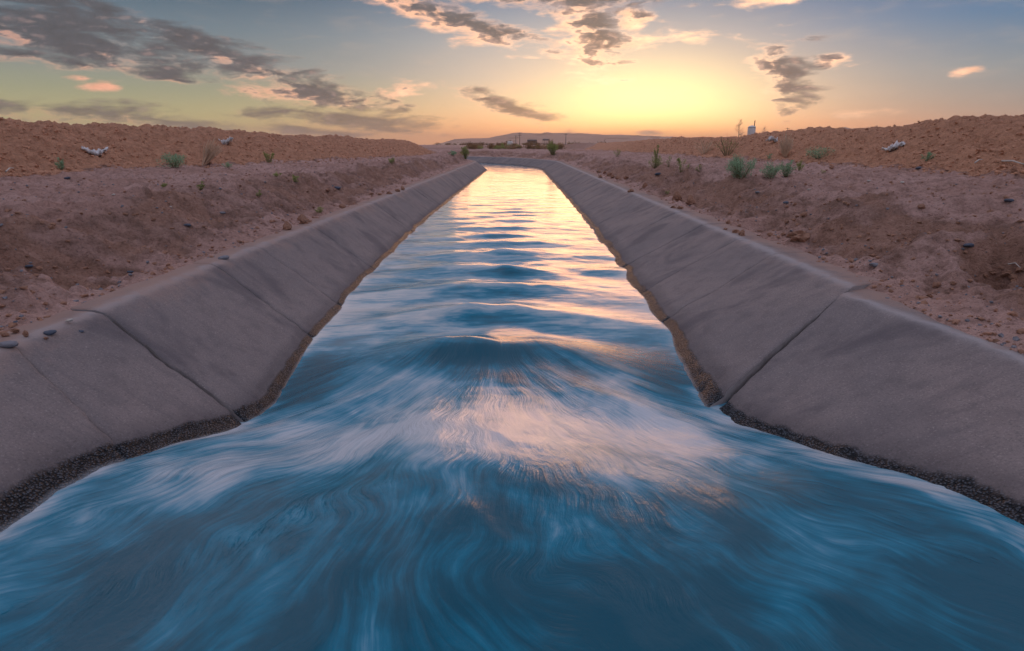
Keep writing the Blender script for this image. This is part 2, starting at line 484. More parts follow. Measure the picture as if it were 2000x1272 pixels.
def mat_concrete():
    m, g, fin = material('concrete')
    st = g.attr('st', 1)
    hw = g.attr('above_water')
    co = g.node('ShaderNodeTexCoord', 3)
    big = g.noise(co, .9, 5, .6); mid = g.noise(co, 7.0, 5, .65); fine = g.noise(co, 95.0, 3, .7)
    brush = g.noise(g.mapping(st, sc=(26.0, 1.1, 1)), 1.0, 6, .68)
    col = g.mix(g.step(big, .3, .7), (.275, .222, .208), (.210, .180, .178))
    col = g.mix(g.step(mid, .45, .75) * .5, col, (.145, .118, .118))
    col = g.mix(g.step(brush, .52, .68) * .42, col, (.175, .145, .147))
    col = g.mix(g.step(fine, .56, .70) * .36, col, (.54, .46, .43))
    col = g.mix(g.step(fine, .46, .34) * .5, col, (.11, .105, .10))
    stain = g.noise(g.mapping(st, sc=(2.4, .8, 1)), 1.0, 4, .6, .6)
    col = g.mix(g.step(stain, .48, .70) * .65, col, (.115, .100, .108))
    # dirt washed over the top edge
    s_, w_, e_ = g.xyz(st)
    worn = g.math('EXPONENT', g.math('POWER', (e_ + .03 + (mid - .5) * .12) / .055, 2.0) * -1.0)
    col = g.mix(worn * .6, col, (.44, .41, .41))
    spill = g.step(w_ + (mid - .5) * .5 + (big - .5) * .5, .42, .02)
    col = g.mix(spill * .75, col, (.36, .225, .175))
    # wet foot, scoured to the aggregate
    edge = hw + (mid - .5) * .05 + (g.noise(st, 4.0, 3, .6) - .5) * .04
    wet = g.step(edge, .095, .072)
    agg = g.node('ShaderNodeTexVoronoi', 0, {'feature': 'SMOOTH_F1'}, Vector=co, Scale=90.0, Smoothness=.3)
    wcol = g.mix(g.step(agg, .2, .55), (.125, .140, .165), (.010, .011, .014))
    wcol = g.mix(g.step(hw + (mid - .5) * .03, .028, .004) * .55, wcol, (.42, .46, .50))
    damp = g.step(edge + (stain - .5) * .10, .20, .08)
    col = g.mix(damp * .5, col, g.mix(1.0, col, (.45, .45, .48), 'MULTIPLY'))
    col = g.mix(wet, col, wcol)
    rough = g.mix(wet, (.86, .86, .86), (.42, .42, .42))
    h = g.mix(wet, fine * .16 + mid * .35 + brush * .07, (agg * -1.3) + mid * .4 + g.noise(co, 200.0, 2, .6) * .7)
    return fin(principled(g, col, rough, h, .85, .022, Specular_IOR_Level=.25))


def mat_water():
    m, g, fin = material('water')
    fl = g.attr('flow', 1)          # x across the streaks, y along them
    k = g.attr('down')              # 0 pool, 1 downstream
    co = g.node('ShaderNodeTexCoord', 3)
    warp = g.noise(co, 1.1, 2, .5, out=1)
    fw = g.vmath('ADD', g.vmath('MULTIPLY', fl, (1, 1, 0)), g.vmath('MULTIPLY', warp, (.26, .5, 0)))
    a1 = g.noise(g.mapping(fw, sc=(7.0, 1.7, 1)), 1.0, 7, .56, .25)
    a2 = g.noise(g.mapping(fw, sc=(80.0, 3.2, 1)), 1.0, 4, .6)
    a3 = g.noise(co, 1.35, 4, .55, .6)
    r1 = g.noise(g.mapping(co, sc=(1.2, 4.2, 0.2)), 1.0, 6, .62, .5)
    r2 = g.noise(g.mapping(co, sc=(5.0, 19.0, .2)), 1.0, 4, .6, .4)
    streak = g.mix(k, a1 * .8 + a2 * .2, r1 * .24 + r2 * .07)
    milk_sheen = g.attr('milk_sheen')
    va = milk_sheen * .55 + (a1 - .5) * 1.45 + (a2 - .5) * .95 + (a3 - .5) * 1.9
    vb = milk_sheen * .55 + (r1 - .5) * 2.0 + (r2 - .5) * .7
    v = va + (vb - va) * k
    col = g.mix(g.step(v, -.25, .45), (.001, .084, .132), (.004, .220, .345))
    col = g.mix(g.step(v, .15, 1.05), col, g.mix(k, (.52, .56, .60), (.58, .57, .55)))  # downstream the warm pale tone is sky reflection put into the colour
    rough = g.mix(k, (.22, .22, .22), (.085, .085, .085))
    return fin(principled(g, col, rough, streak, .42, .05, IOR=1.333, Specular_IOR_Level=.5))


def simple(name, c0, c1, scale=8.0, rough=.8, bump=.3, dist=.01, **kw):
    m, g, fin = material(name)
    co = g.node('ShaderNodeTexCoord', 3)
    n = g.noise(co, scale, 5, .6)
    return fin(principled(g, g.mix(g.step(n, .3, .7), c0, c1), rough, n, bump, dist, **kw))


def mat_leaf(name, c0, c1):
    m, g, fin = material(name)
    r = g.attr('tone')
    col = g.mix(r, c0, c1)
    p = principled(g, col, .6, None, Specular_IOR_Level=.25)
    tr = g.node('ShaderNodeBsdfTranslucent', 0, None, Color=col)
    mixs = g.node('ShaderNodeMixShader', 0, None, i0=.28, i1=p, i2=tr)
    return fin(mixs)


M_DIRT, M_CONC, M_WATER = mat_dirt(), mat_concrete(), mat_water()
M_CLOD = simple('clod', (.42, .225, .145), (.27, .14, .09), 30, .95, .6, .01)
M_BERM = simple('berm_clod', (.60, .31, .19), (.42, .21, .125), 30, .95, .6, .01)
M_SOIL = simple('bedding_soil', (.05, .035, .03), (.03, .022, .02), 12, .95)
M_STONE = simple('grey_stone', (.26, .25, .27), (.15, .15, .17), 22, .8, .4, .005)
M_SLATE = simple('blue_stone', (.09, .11, .15), (.06, .07, .10), 22, .7, .4, .005)
M_PALE = simple('pale_stone', (.62, .55, .48), (.45, .40, .36), 22, .8, .4, .005)
M_LITTER = simple('white_plastic', (.78, .74, .72), (.62, .58, .58), 6, .5, .3, .01)
M_GREEN = mat_leaf('leaf_grey_green', (.16, .28, .16), (.36, .52, .32))
M_OLIVE = mat_leaf('leaf_olive', (.18, .22, .07), (.38, .41, .14))
M_DRY = mat_leaf('leaf_dry', (.30, .19, .10), (.50, .36, .22))
M_TWIG = simple('twig', (.60, .43, .30), (.72, .53, .38), 30, .85)
M_STEM = simple('stem', (.14, .13, .06), (.20, .16, .08), 30, .85)
M_BRUSH = mat_leaf('leaf_brush', (.19, .12, .06), (.33, .20, .10))
M_TANK = simple('white_paint', (.72, .70, .68), (.64, .62, .60), 2, .5)
M_DARKW = simple('dark_wood', (.06, .045, .04), (.09, .065, .05), 2, .8)
M_ROOF = simple('dark_roof', (.07, .06, .06), (.10, .08, .075), 1, .7)
M_TAN = simple('tan_wall', (.42, .34, .28), (.36, .29, .24), 1, .8)
M_GLASS = simple('dark_glass', (.03, .035, .04), (.02, .02, .025), 1, .1, .0)
M_TYRE = simple('rubber', (.02, .02, .02), (.03, .03, .03), 10, .8)
M_HILL = simple('hill_rock', (.34, .21, .17), (.24, .15, .12), .0008, .95, .2, 20)


# ------------------------------------------------------------------ ground, banks, water
def build_ground():
    xs = np.unique(np.concatenate([np.linspace(-70, 60, 131), np.sign(np.linspace(-1, 1, 81)) * np.abs(np.linspace(-1, 1, 81)) ** 3 * 19500]))
    ys = np.unique(np.concatenate([np.linspace(-30, 110, 141), np.linspace(0, 1, 60) ** 3 * 19000 + 110, -np.linspace(0, 1, 20) ** 3 * 4000 - 30]))
    X, Y = np.meshgrid(xs, ys)
    s, t = xy2st(X, Y)
    Z = .40 + .05 * fbm(X * .05, Y * .05, 61, 3) * np.clip(np.hypot(X, Y) / 60, 0, 1)
    rb = np.interp(X - 7.35, BERM[:, 0], BERM[:, 1]) * sm(Y, 60, 70) * (1 - sm(Y, 125, 150))
    Z = Z + rb * .85 + .25 * fbm(X * .4, Y * .4, 63, 3) * (rb > .02)
    cor = (np.abs(t) < 22.5) & (s < S1 + 160) & (s > -14)
    Z = np.where(cor, -3.5, Z)
    me = mesh_from('ground', np.stack([X, Y, Z], -1).reshape(-1, 3), grid_faces(len(ys), len(xs)), M_DIRT,
                   attrs={'soil': (.45 + .5 * fbm(X * .02, Y * .02, 62, 3)).ravel()})
    link('ground', me, kind='structure')


def build_banks():
    ss = np.concatenate([np.arange(-12, 1.0, .12), spaced(1.0, S1 + 158, .024, .0052)])
    for side in (-1, 1):
        lip = LIP_L if side < 0 else LIP_R
        tt = [lip - .40]
        while tt[-1] < 24:
            a = tt[-1]
            tt.append(a + (.022 if a < 4.6 else .032 if a < 10.6 else .12 if a < 13 else .5))
        tt = np.array(tt)
        Sg, Tg = np.meshgrid(ss, tt * side, indexing='ij')
        X, Y = st2xy(Sg, Tg)
        Z = bank_z(Sg, Tg)
        at = np.abs(Tg)
        bo, hk = berm_at(Sg, Tg, at)
        berm = sm(bo + .3 * fbm(Sg * .8, at * .8, 44, 3), -.25, .35) * (1 - .5 * sm(bo, 6, 9))
        # dark fresh earth in the slumps, pale dust on the track
        low = sm(Z - bank_z(Sg, Tg, False), -.02, -.12) * (1 - berm)
        slp = sm(at, lip + .25, lip + .7) * (1 - sm(at + .5 * fbm(Sg * .7, at, 60, 3), lip + 1.3, lip + 1.8))
        soil = np.where(berm > .5, 0, np.minimum(low * .6 + slp * (.55 + .6 * fbm(Sg * .9, at * 1.5, 58, 3)), .6)) + berm + .10 * (1 - sm(at, lip + 1.2, lip + 2.4))
        me = mesh_from('dirt_bank', np.stack([X, Y, Z], -1).reshape(-1, 3), grid_faces(len(ss), len(tt), side > 0), M_DIRT,
                       attrs={'soil': soil.ravel()})
        link('dirt_bank', me, kind='structure')


def build_water():
    ss = np.concatenate([np.arange(-8, .8, .08), spaced(.8, S1 + 140, .018, .0042)])
    tt = np.linspace(-2.12, 1.98, 190)
    Sg, Tg = np.meshgrid(ss, tt, indexing='ij')
    X, Y = st2xy(Sg, Tg)
    Z = water_z(Sg, Tg)
    th = np.arctan2(Tg - CX, np.maximum(5.6 - Sg, .3)); rr = np.hypot(Tg - CX, 5.6 - Sg)
    wid = .30 + .62 * np.maximum(4.75 - Sg, 0) ** 1.45
    flow = np.stack([(Tg - CX) / wid * .9, rr, Sg * 0], -1).reshape(-1, 3)
    # aerated tongue and fan, with bright sky reflection also painted in as pale colour
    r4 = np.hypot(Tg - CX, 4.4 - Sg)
    milk_sheen = .95 * np.exp(-((r4 - 1.25) / .75) ** 2) * np.exp(-((th - .12) / .75) ** 2) + .75 * np.exp(-((Sg - 2.85) / .55) ** 2)
    milk_sheen = milk_sheen * (1 - sm(Sg, 3.7, 4.6)) + 1.0 * sm(Sg, 4.2, 5.5) * (1 - .3 * sm(Sg, 14, 30)) + .12 - .30 * (1 - sm(Sg, 1.1, 2.5)) + .5 * fbm(Tg * .9, Sg * .9, 66, 3)  # pale water downstream stands for the reflected sky
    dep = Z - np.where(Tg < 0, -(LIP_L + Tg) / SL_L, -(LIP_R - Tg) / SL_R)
    milk_sheen = milk_sheen + .9 * np.exp(-np.maximum(dep, 0) / .035) * (.6 + fbm(Tg * 3, Sg * 3, 67, 2))
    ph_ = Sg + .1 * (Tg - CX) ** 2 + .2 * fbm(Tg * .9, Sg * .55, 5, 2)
    milk_sheen = milk_sheen - .9 * sm(np.cos(2 * math.pi * (ph_ - 4.28) / 1.0), .2, 1) * np.exp(-((Tg - CX) / .5) ** 2) * sm(Sg, 4.0, 4.4) * np.exp(-np.maximum(Sg - 5, 0) / 6)  # wave faces darkened in colour for the dark sky they reflect
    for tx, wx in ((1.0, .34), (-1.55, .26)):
        milk_sheen = milk_sheen - .75 * np.exp(-((Tg - tx) / wx) ** 2 - ((Sg - 3.95) / .55) ** 2)
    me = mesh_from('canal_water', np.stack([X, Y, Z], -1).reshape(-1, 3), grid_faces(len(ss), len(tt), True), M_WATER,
                   attrs={'flow': flow, 'down': sm(Sg, 3.7, 5.0).ravel(), 'milk_sheen': milk_sheen.ravel()})
    link('canal_water', me, kind='structure')


# ------------------------------------------------------------------ concrete lining, panel by panel
def lining(side, joints, label):
    lip, sl = (LIP_L, SL_L) if side < 0 else (LIP_R, SL_R)
    root = link('canal_lining', None, label=label, category='canal lining')
    root.location = (side * lip, 4, 0)
    ledge = .22 if side < 0 else .34
    depth = 1.0
    run = math.hypot(depth, depth * sl)
    nrm = np.array([-side * 1.0, sl]) / math.hypot(1, sl)       # up and out of the slope (t, z)

    def prof(w):
        """w: 0 at the back of the ledge, distance down the section -> (|t|, z)"""
        w = np.asarray(w, float)
        r = .025
        d = w - ledge
        on = d < 0
        k = np.clip(d, 0, None) / run
        t = np.where(on, lip - d, lip - k * depth * sl)
        z = np.where(on, 0.0, -k * depth)
        z = z - .010 * np.exp(-(d / r) ** 2)
        return t, z

    total = ledge + run
    for ji in range(len(joints) - 1):
        a, b = joints[ji], joints[ji + 1]
        near = a[0] < 13
        nw = 84 if near else 26
        w = np.linspace(0, total, nw)
        ds = .028 if near else max(.15, .006 * a[0])
        ns = max(6, int((b[0] - a[0]) / ds))

        def line(j):
            s0, skew, gap, seed = j
            return s0 + skew * (w / total) + .035 * fbm(w * 3.0, w * 0 + seed, seed, 4, .6) * (1 if near else .3)
        sa, sb = line(a) + a[2] / 2, line(b) - b[2] / 2
        q = np.linspace(0, 1, ns)
        # pull rows close to the joint so its broken arris can be shaped
        q = np.unique(np.concatenate([q, [.004, .012, .988, .996]])); ns = len(q)
        Sg = sa[None, :] * (1 - q[:, None]) + sb[None, :] * q[:, None]
        Wg = np.broadcast_to(w[None, :], Sg.shape)
        t, z = prof(Wg)
        hw = z - water_z(Sg, side * np.clip(t, 0, 2.1))
        wetm = sm(hw + .03 * fbm(Sg * 6, Wg * 6, 71, 3), .108, .078) * (1 - .5 * sm(Sg, 3.4, 4.6))
        off = .012 * fbm(Sg * .8, Wg * 1.2, 72, 3) + .004 * fbm(Sg * 9, Wg * 9, 73, 3)
        off = off - wetm * (.014 + .016 * np.abs(fbm(Sg * 16, Wg * 16, 74, 3)))
        da = (Sg - sa[None, :]); db = (sb[None, :] - Sg)
        ed = np.minimum(da, db)
        off = off - .010 * np.exp(-ed / .010) - .016 * np.maximum(fbm(Sg * 7, Wg * 7, 75, 3), 0) * np.exp(-ed / .03)
        tilt = (vn(np.array([ji * 3.3]), np.array([side * 2.0]), 76)[0]) * .016
        off = off + tilt - (.035 if side > 0 and ji == 1 else 0)
        on = Wg < ledge
        nt = np.where(on, 0, -sl * 0 - 1 / math.hypot(1, sl)); nz = np.where(on, 1.0, sl / math.hypot(1, sl))
        if side > 0 and ji == 1:
            t = t + np.clip(-.11 + .15 * (4.35 - Sg), -.11, .08) * np.clip(1 - (Wg - ledge) / run * 1.5, 0, 1)
        T = (t + nt * off) * side; Z = z + nz * off
        X, Y = st2xy(Sg, T)
        P = np.stack([X - root.location.x, Y - root.location.y, Z], -1)
        V = P.reshape(-1, 3)
        nc = len(w)
        F = grid_faces(ns, nc, side < 0)
        # skirts: the thickness of the slab at joints and ledge
        lo = P.copy(); lo[..., 2] -= .085
        rim = [(P[0], lo[0], False), (P[-1], lo[-1], True), (P[:, 0], lo[:, 0], True)]
        extra_v, extra_f, base = [], [], len(V)
        att_st = np.stack([Sg, Wg, Wg - ledge], -1).reshape(-1, 3); att_h = (hw * np.where(Sg > 3.4, 1.0 + .7 * sm(Sg, 3.4, 4.6), 1.0)).ravel()
        es, eh = [att_st], [att_h]
        for top, bot, fl in rim:
            n = len(top)
            extra_v += [top, bot]
            i = base + np.arange(n - 1)
            f = np.stack([i, i + 1, i + 1 + n, i + n], -1)
            extra_f.append(f[:, ::-1] if fl != (side < 0) else f)
            base += 2 * n
            es.append(np.tile([[a[0], .8, 0]], (2 * n, 1))); eh.append(np.full(2 * n, .5))
        V = np.concatenate([V] + extra_v); F = np.concatenate([F] + extra_f)
        me = mesh_from('panel', V, F, M_CONC, attrs={'st': np.concatenate(es), 'above_water': np.concatenate(eh)})
        link('panel', me, root)
    # dark soil seen down the joints
    ss = np.concatenate([np.arange(-8, 40, .5), np.arange(40, S1 + 140, 2.0)])
    w = np.linspace(.04, total, 12)
    Sg, Wg = np.meshgrid(ss, w, indexing='ij')
    t, z = prof(Wg)
    X, Y = st2xy(Sg, t * side)
    V = np.stack([X - root.location.x, Y - root.location.y, z - .20], -1).reshape(-1, 3)
    link('bedding', mesh_from('bedding', V, grid_faces(len(ss), len(w), side < 0), M_SOIL), root)


def joints_for(first, step, until):
    out = list(first)
    s = first[-1][0]; k = 100
    while s < until:
        s += step * (1 if s < 16 else .5); k += 1
        out.append((s, 0.0, .022 + .0002 * s, k))
    return out


build_ground()
build_banks()
build_water()
lining(-1, joints_for([(-8, 0, .012, 1), (-1.2, 0, .012, 2), (2.98, -.62, .007, 3), (3.62, -.30, .022, 4), (5.1, -.2, .007, 51), (6.0, -.1, .010, 5), (7.64, 0, .020, 6),
                       (10.9, 0, .014, 7), (15.0, 0, .022, 8), (18.7, 0, .022, 9)], 3.8, S1 + 130),
       'concrete canal lining slabs on the bank opposite the washed-out hole')
lining(1, joints_for([(-8, 0, .012, 11), (-.4, 0, .012, 12), (4.46, -1.45, .026, 13), (5.75, -.8, .006, 41), (6.65, -.5, .010, 14), (7.9, -.35, .006, 42), (9.3, -.25, .022, 15),
                      (13.6, 0, .022, 16), (17.7, 0, .02, 17)], 4.1, S1 + 130),
       'concrete canal lining slabs below the bank with the washed-out hole')


# ------------------------------------------------------------------ hills and far things
def to_z(v, dist):
    return CAMZ + (283 - v) / (PXF * math.cos(PITCH)) * dist


def build_hills(name, pts, dist, depth, seed):
    us = np.linspace(pts[0][0], pts[-1][0], 160)
    vs = np.interp(us, [p[0] for p in pts], [p[1] for p in pts])
    q = np.linspace(-1, 1, 25)
    x0 = (us - 1014) / PXF / math.cos(PITCH) * dist
    h = (283 - vs) / (PXF * math.cos(PITCH)) * dist
    Q, X = np.meshgrid(q, x0, indexing='ij'); H = np.broadcast_to(h, Q.shape)
    prof = np.clip(1 - np.abs(Q), 0, 1) ** 1.15
    n = fbm(X * .0016, Q * 4, seed, 5, .55)
    Z = np.maximum(H * prof * (1 + .35 * n * (1 - prof)) + H * .06 * fbm(X * .004, Q * 3, seed + 5, 3), 0) - 2
    Y = dist + Q * depth + 260 * n
    link(name, mesh_from(name, np.stack([X, Y, Z], -1).reshape(-1, 3), grid_faces(len(q), len(us)), M_HILL), kind='structure')


build_hills('hills', [(860, 283), (885, 277), (900, 273), (930, 271.5), (960, 271), (985, 266), (1000, 263), (1015, 262), (1040, 263.5), (1052, 263), (1062, 260.3), (1075, 262.5), (1120, 263),
                      (1160, 265), (1200, 266), (1260, 268), (1330, 271), (1400, 283)], 12000, 1200, 81)
build_hills('hills', [(1470, 283), (1500, 264), (1515, 257), (1525, 255), (1545, 258), (1575, 254), (1585, 252), (1600, 255), (1640, 258), (1660, 256), (1700, 262), (1760, 283)], 11000, 1100, 91)


def tube(pts, rad, n=6, cap=True):
    """tapered tube through points: verts, quads"""
    pts = [Vector(p) for p in pts]
    V, F = [], []
    for i, p in enumerate(pts):
        d = (pts[min(i + 1, len(pts) - 1)] - pts[max(i - 1, 0)]).normalized()
        a = d.orthogonal().normalized(); b = d.cross(a)
        r = rad[i] if isinstance(rad, (list, tuple)) else rad
        for k in range(n):
            th = 2 * math.pi * k / n
            V.append(p + (a * math.cos(th) + b * math.sin(th)) * r)
    for i in range(len(pts) - 1):
        for k in range(n):
            k2 = (k + 1) % n
            F.append((i * n + k, i * n + k2, (i + 1) * n + k2, (i + 1) * n + k))
    if cap and n >= 4:
        for k in range(1, n // 2):
            F.append((0, k + 1 if k + 1 < n else 0, k, k)) if False else None
    return V, F


def join(parts):
    V, F = [], []
    for v, f in parts:
        o = len(V); V += [tuple(x) for x in v]; F += [tuple(i + o for i in q) for q in f]
    return V, F


def box(cx, cy, cz, sx, sy, sz):
    v = [(cx + sx * i / 2, cy + sy * j / 2, cz + sz * k / 2) for i in (-1, 1) for j in (-1, 1) for k in (-1, 1)]
    f = [(0, 1, 3, 2), (4, 6, 7, 5), (0, 4, 5, 1), (2, 3, 7, 6), (0, 2, 6, 4), (1, 5, 7, 3)]
    return v, f


def part(name, vf, mat, parent=None, smooth=False, **props):
    return link(name, mesh_from(name, vf[0], vf[1], mat, smooth), parent, **props)


def lathe(prof, n=20):
    V = [(r * math.cos(2 * math.pi * k / n), r * math.sin(2 * math.pi * k / n), z) for r, z in prof for k in range(n)]
    F = [(i * n + k, i * n + (k + 1) % n, (i + 1) * n + (k + 1) % n, (i + 1) * n + k) for i in range(len(prof) - 1) for k in range(n)]
    return V, F


def empty(name, loc, rz=0, **props):
    o = link(name, None, None, **props); o.location = loc; o.rotation_euler[2] = rz
    return o


def far_xy(u, dist):
    return (u - 1014) / PXF / math.cos(PITCH) * dist, dist


# ---- white storage tank on legs-free plinth behind the berm
x, y = far_xy(1424, 120)
tk = empty('storage_tank', (x, y, .4), label='white cylindrical storage tank with vent pipe behind the dirt berm', category='tank')
part('shell', lathe([(.0, 0), (.72, 0), (.72, 3.75), (.66, 3.95), (.35, 4.12), (0, 4.16)], 24), M_TANK, tk, True)
part('band', lathe([(.735, 3.70), (.745, 3.74), (.735, 3.78)], 24), M_ROOF, tk, True)
part('vent_pipe', tube([(.45, 0, 3.9), (.45, 0, 4.9), (.47, 0, 5.05)], .085, 8), M_DARKW, tk, True)


def bare_tree(u, dist, h, seed, label, mat=M_TWIG):
    r = random.Random(seed)
    x, y = far_xy(u, dist)
    root = empty('bare_tree', (x, y, .38), label=label, category='tree', group='bare trees beyond the berm')
    part('trunk', tube([(0, 0, 0), (.05, 0, h * .35), (0, .04, h * .7), (.04, 0, h)], [.10, .075, .05, .015], 6), mat, root, True)
    lim = []
    for k in range(46):
        z0 = h * r.uniform(.22, .95); a = r.uniform(0, 6.283); L = (h - z0 * .8) * r.uniform(.18, .42)
        p0 = Vector((.02, .02, z0)); d = Vector((math.cos(a), math.sin(a), r.uniform(.35, 1.1))).normalized()
        p1 = p0 + d * L * .6; p2 = p0 + d * L + Vector((0, 0, .1 * L))
        lim.append(tube([p0, p1, p2], [.03, .02, .006], 4))
        for q in range(3):
            d2 = (d + Vector((r.uniform(-.8, .8), r.uniform(-.8, .8), r.uniform(-.1, .6)))).normalized()
            lim.append(tube([p1, p1 + d2 * L * .45], [.014, .005], 4))
    part('crown', join(lim), mat, root, True)


bare_tree(1402, 115, 5.2, 1, 'slender bare tree beside the white storage tank')
bare_tree(1446, 130, 4.3, 2, 'short faint bare tree on the hill side of the white tank')


def pole(u, dist, top_v, arms, label):
    x, y = far_xy(u, dist); h = to_z(top_v, dist) - .4
    root = empty('utility_pole', (x, y, .4), label=label, category='pole', group='utility poles on the plain')
    part('shaft', tube([(0, 0, 0), (0, 0, h)], [.28, .17], 8), M_DARKW, root, True)
    for k in range(arms):
        part('crossarm', box(0, 0, h - .6 - k * 1.4, 3.2, .22, .26), M_DARKW, root)


pole(1015, 560, 263, 2, 'tall utility pole with two crossarms nearest the pale van')
pole(1008, 640, 267, 1, 'lower utility pole with single crossarm standing behind the taller one')
pole(1097, 600, 264, 1, 'utility pole on the plain beyond the orange-brown bush')
pole(1487, 500, 254, 1, 'utility pole rising over the berm near the hills')

# ---- low sheds with dark roofs far out on the plain
def shed(u, dist, wpx, v_top, label, open_front):
    x, y = far_xy(u, dist); w = wpx / PXF * dist; h = to_z(v_top, dist) - .4
    root = empty('farm_shed', (x, y, .4), label=label, category='shed', group='sheds on the plain')
    part('roof', join([([(-w / 2, -4, h * .82), (w / 2, -4, h * .82), (w / 2, 0, h), (-w / 2, 0, h), (-w / 2, 4, h * .82), (w / 2, 4, h * .82),
                         (-w / 2, -4, h * .76), (w / 2, -4, h * .76), (w / 2, 4, h * .76), (-w / 2, 4, h * .76)],
                        [(0, 1, 2, 3), (3, 2, 5, 4), (0, 6, 7, 1), (4, 5, 8, 9), (6, 9, 8, 7)])]), M_ROOF, root)
    for k in range(5):
        part('post', box(-w / 2 + .3 + k * (w - .6) / 4, -3.6, h * .38, .35, .35, h * .76), M_DARKW, root)
    if not open_front:
        part('wall', box(0, 3.4, h * .38, w * .96, .3, h * .76), M_TAN, root)


shed(1037, 900, 18, 274, 'long dark-roofed open shed on the plain before the hills', False)
shed(1062, 850, 13, 273, 'shorter dark-roofed open shed beside the long one', True)

# ---- pale van parked at the end of the track
x, y = far_xy(998, 240)
van = empty('van', (x, y, .42), R(80), label='pale green-white van parked out on the plain by utility poles', category='van')
prof = [(-1.15, .35), (-1.18, 1.0), (-1.1, 1.75), (-.9, 1.98), (.45, 2.0), (.75, 1.9), (1.2, 1.25), (1.75, 1.1), (1.9, .95), (1.92, .35)]
nv = len(prof)
V = [(px, sy, pz) for sy in (-.85, .85) for px, pz in prof]
F = [(i, (i + 1) % nv, (i + 1) % nv + nv, i + nv) for i in range(nv)]
Fs = [(0, 9, 8, 1), (1, 8, 7, 2), (2, 7, 6, 3), (3, 6, 5, 4)]
F += [f for f in Fs] + [tuple(i + nv for i in f[::-1]) for f in Fs]
part('body', (V, F), M_TANK, van)
part('windscreen', ([(.80, -.75, 1.86), (1.205, -.75, 1.29), (1.205, .75, 1.29), (.80, .75, 1.86)], [(0, 1, 2, 3)]), M_GLASS, van).location = (.012, 0, .012)
for sx in (-.65, 1.25):
    for sy in (-.86, .86):
        w = part('wheel', lathe([(0, -.1), (.34, -.1), (.36, 0), (.34, .1), (0, .1)], 14), M_TYRE, van)
        w.rotation_euler = (R(90), 0, 0); w.location = (sx, sy, .36)

# ---- pale path across the fields, seen past the bend
xs = np.linspace(-9.5, 14, 40)
P = []
for q in (-.5, .5):
    yy = 92 + xs * 1.5 + q * 3.0
    P.append(np.stack([xs - 2, yy, np.full(40, .475)], -1))
link('path', mesh_from('path', np.concatenate(P), grid_faces(2, 40), simple('path_dust', (.58, .43, .36), (.50, .36, .30), 2, .9)), kind='structure')


# ------------------------------------------------------------------ plants
def leaf_cloud(centres, size, r, tones, flat=.3):
    """small folded leaves: 2 triangles each"""
    n = len(centres)
    c = np.asarray(centres, float)
    d = r.normal(size=(n, 3)); d /= np.linalg.norm(d, axis=1)[:, None]
    e = np.cross(d, r.normal(size=(n, 3))); e /= np.linalg.norm(e, axis=1)[:, None]
    L = size * r.uniform(.6, 1.4, n)[:, None]; W = L * r.uniform(.35, .55, n)[:, None]
    nn = np.cross(d, e) * L * .12
    V = np.stack([c - d * L * .5, c + e * W * .5 + nn, c + d * L * .5, c - e * W * .5 + nn], 1).reshape(-1, 3)
    i = np.arange(n)[:, None] * 4
    F = np.concatenate([i + np.array([[0, 1, 2]]), i + np.array([[0, 2, 3]])])
    return V, F, np.repeat(tones, 4)


def make_plant(h, w, nstem, nleaf, leaf, seed, lean=(0, 0), spread=1.0, upright=.6, tuft=.3):
    r = np.random.default_rng(seed)
    stems, cs, tn = [], [], []
    for k in range(nstem):
        a = r.uniform(0, 6.283); rad = w / 2 * math.sqrt(r.uniform(.02, 1.0)) * spread
        hh = h * r.uniform(.55, 1.0) * (1 - .35 * (rad / (w / 2)) ** 2)
        p0 = Vector((math.cos(a) * rad * .18, math.sin(a) * rad * .18, -.03))
        p3 = Vector((math.cos(a) * rad + lean[0], math.sin(a) * rad + lean[1], hh))
        p1 = p0.lerp(p3, .35) + Vector((0, 0, hh * .10 * upright)); p2 = p0.lerp(p3, .7) + Vector((r.normal() * .02 * w, r.normal() * .02 * w, hh * .06))
        rr = (.008 if nleaf else .014) * h + .0012
        stems.append(tube([p0, p1, p2, p3], [rr, rr * .8, rr * .55, rr * .25], 4))
        m = nleaf // nstem
        q = r.beta(1.8, 1.0, m) ** .8
        for f in q:
            p = p0.lerp(p1, f / .35) if f < .35 else p1.lerp(p2, (f - .35) / .35) if f < .7 else p2.lerp(p3, (f - .7) / .3)
            sp = tuft * w * .28 * (.5 + .6 * (1 - abs(2 * f - 1)))
            cs.append((p.x + r.normal() * sp, p.y + r.normal() * sp, max(.01, p.z + r.normal() * sp * .7)))
            tn.append(float(np.clip(.15 + .75 * f + r.normal() * .18, 0, 1)))
    return join(stems), (leaf_cloud(cs, leaf, r, np.array(tn)) if nleaf else None)


def plant(name, cat, label, u, v, hpx, wpx, mat, nstem=14, nleaf=700, leaf=.022, seed=1, group=None, stem=None, pos=None, **kw):
    p, D = pos if pos else hit(u, v)
    d = PXF / D * 1.0
    h, w = hpx / d * 1.04, wpx / d
    st, lf = make_plant(h, w, nstem, nleaf, leaf, seed, **kw)
    root = empty(name, p, random.uniform(0, 6), label=label, category=cat)
    if group: root['group'] = group
    part('stems', st, stem or M_STEM, root, True)
    if lf:
        link('foliage', mesh_from('foliage', lf[0], lf[1], mat, False, {'tone': lf[2]}), root)
    return root


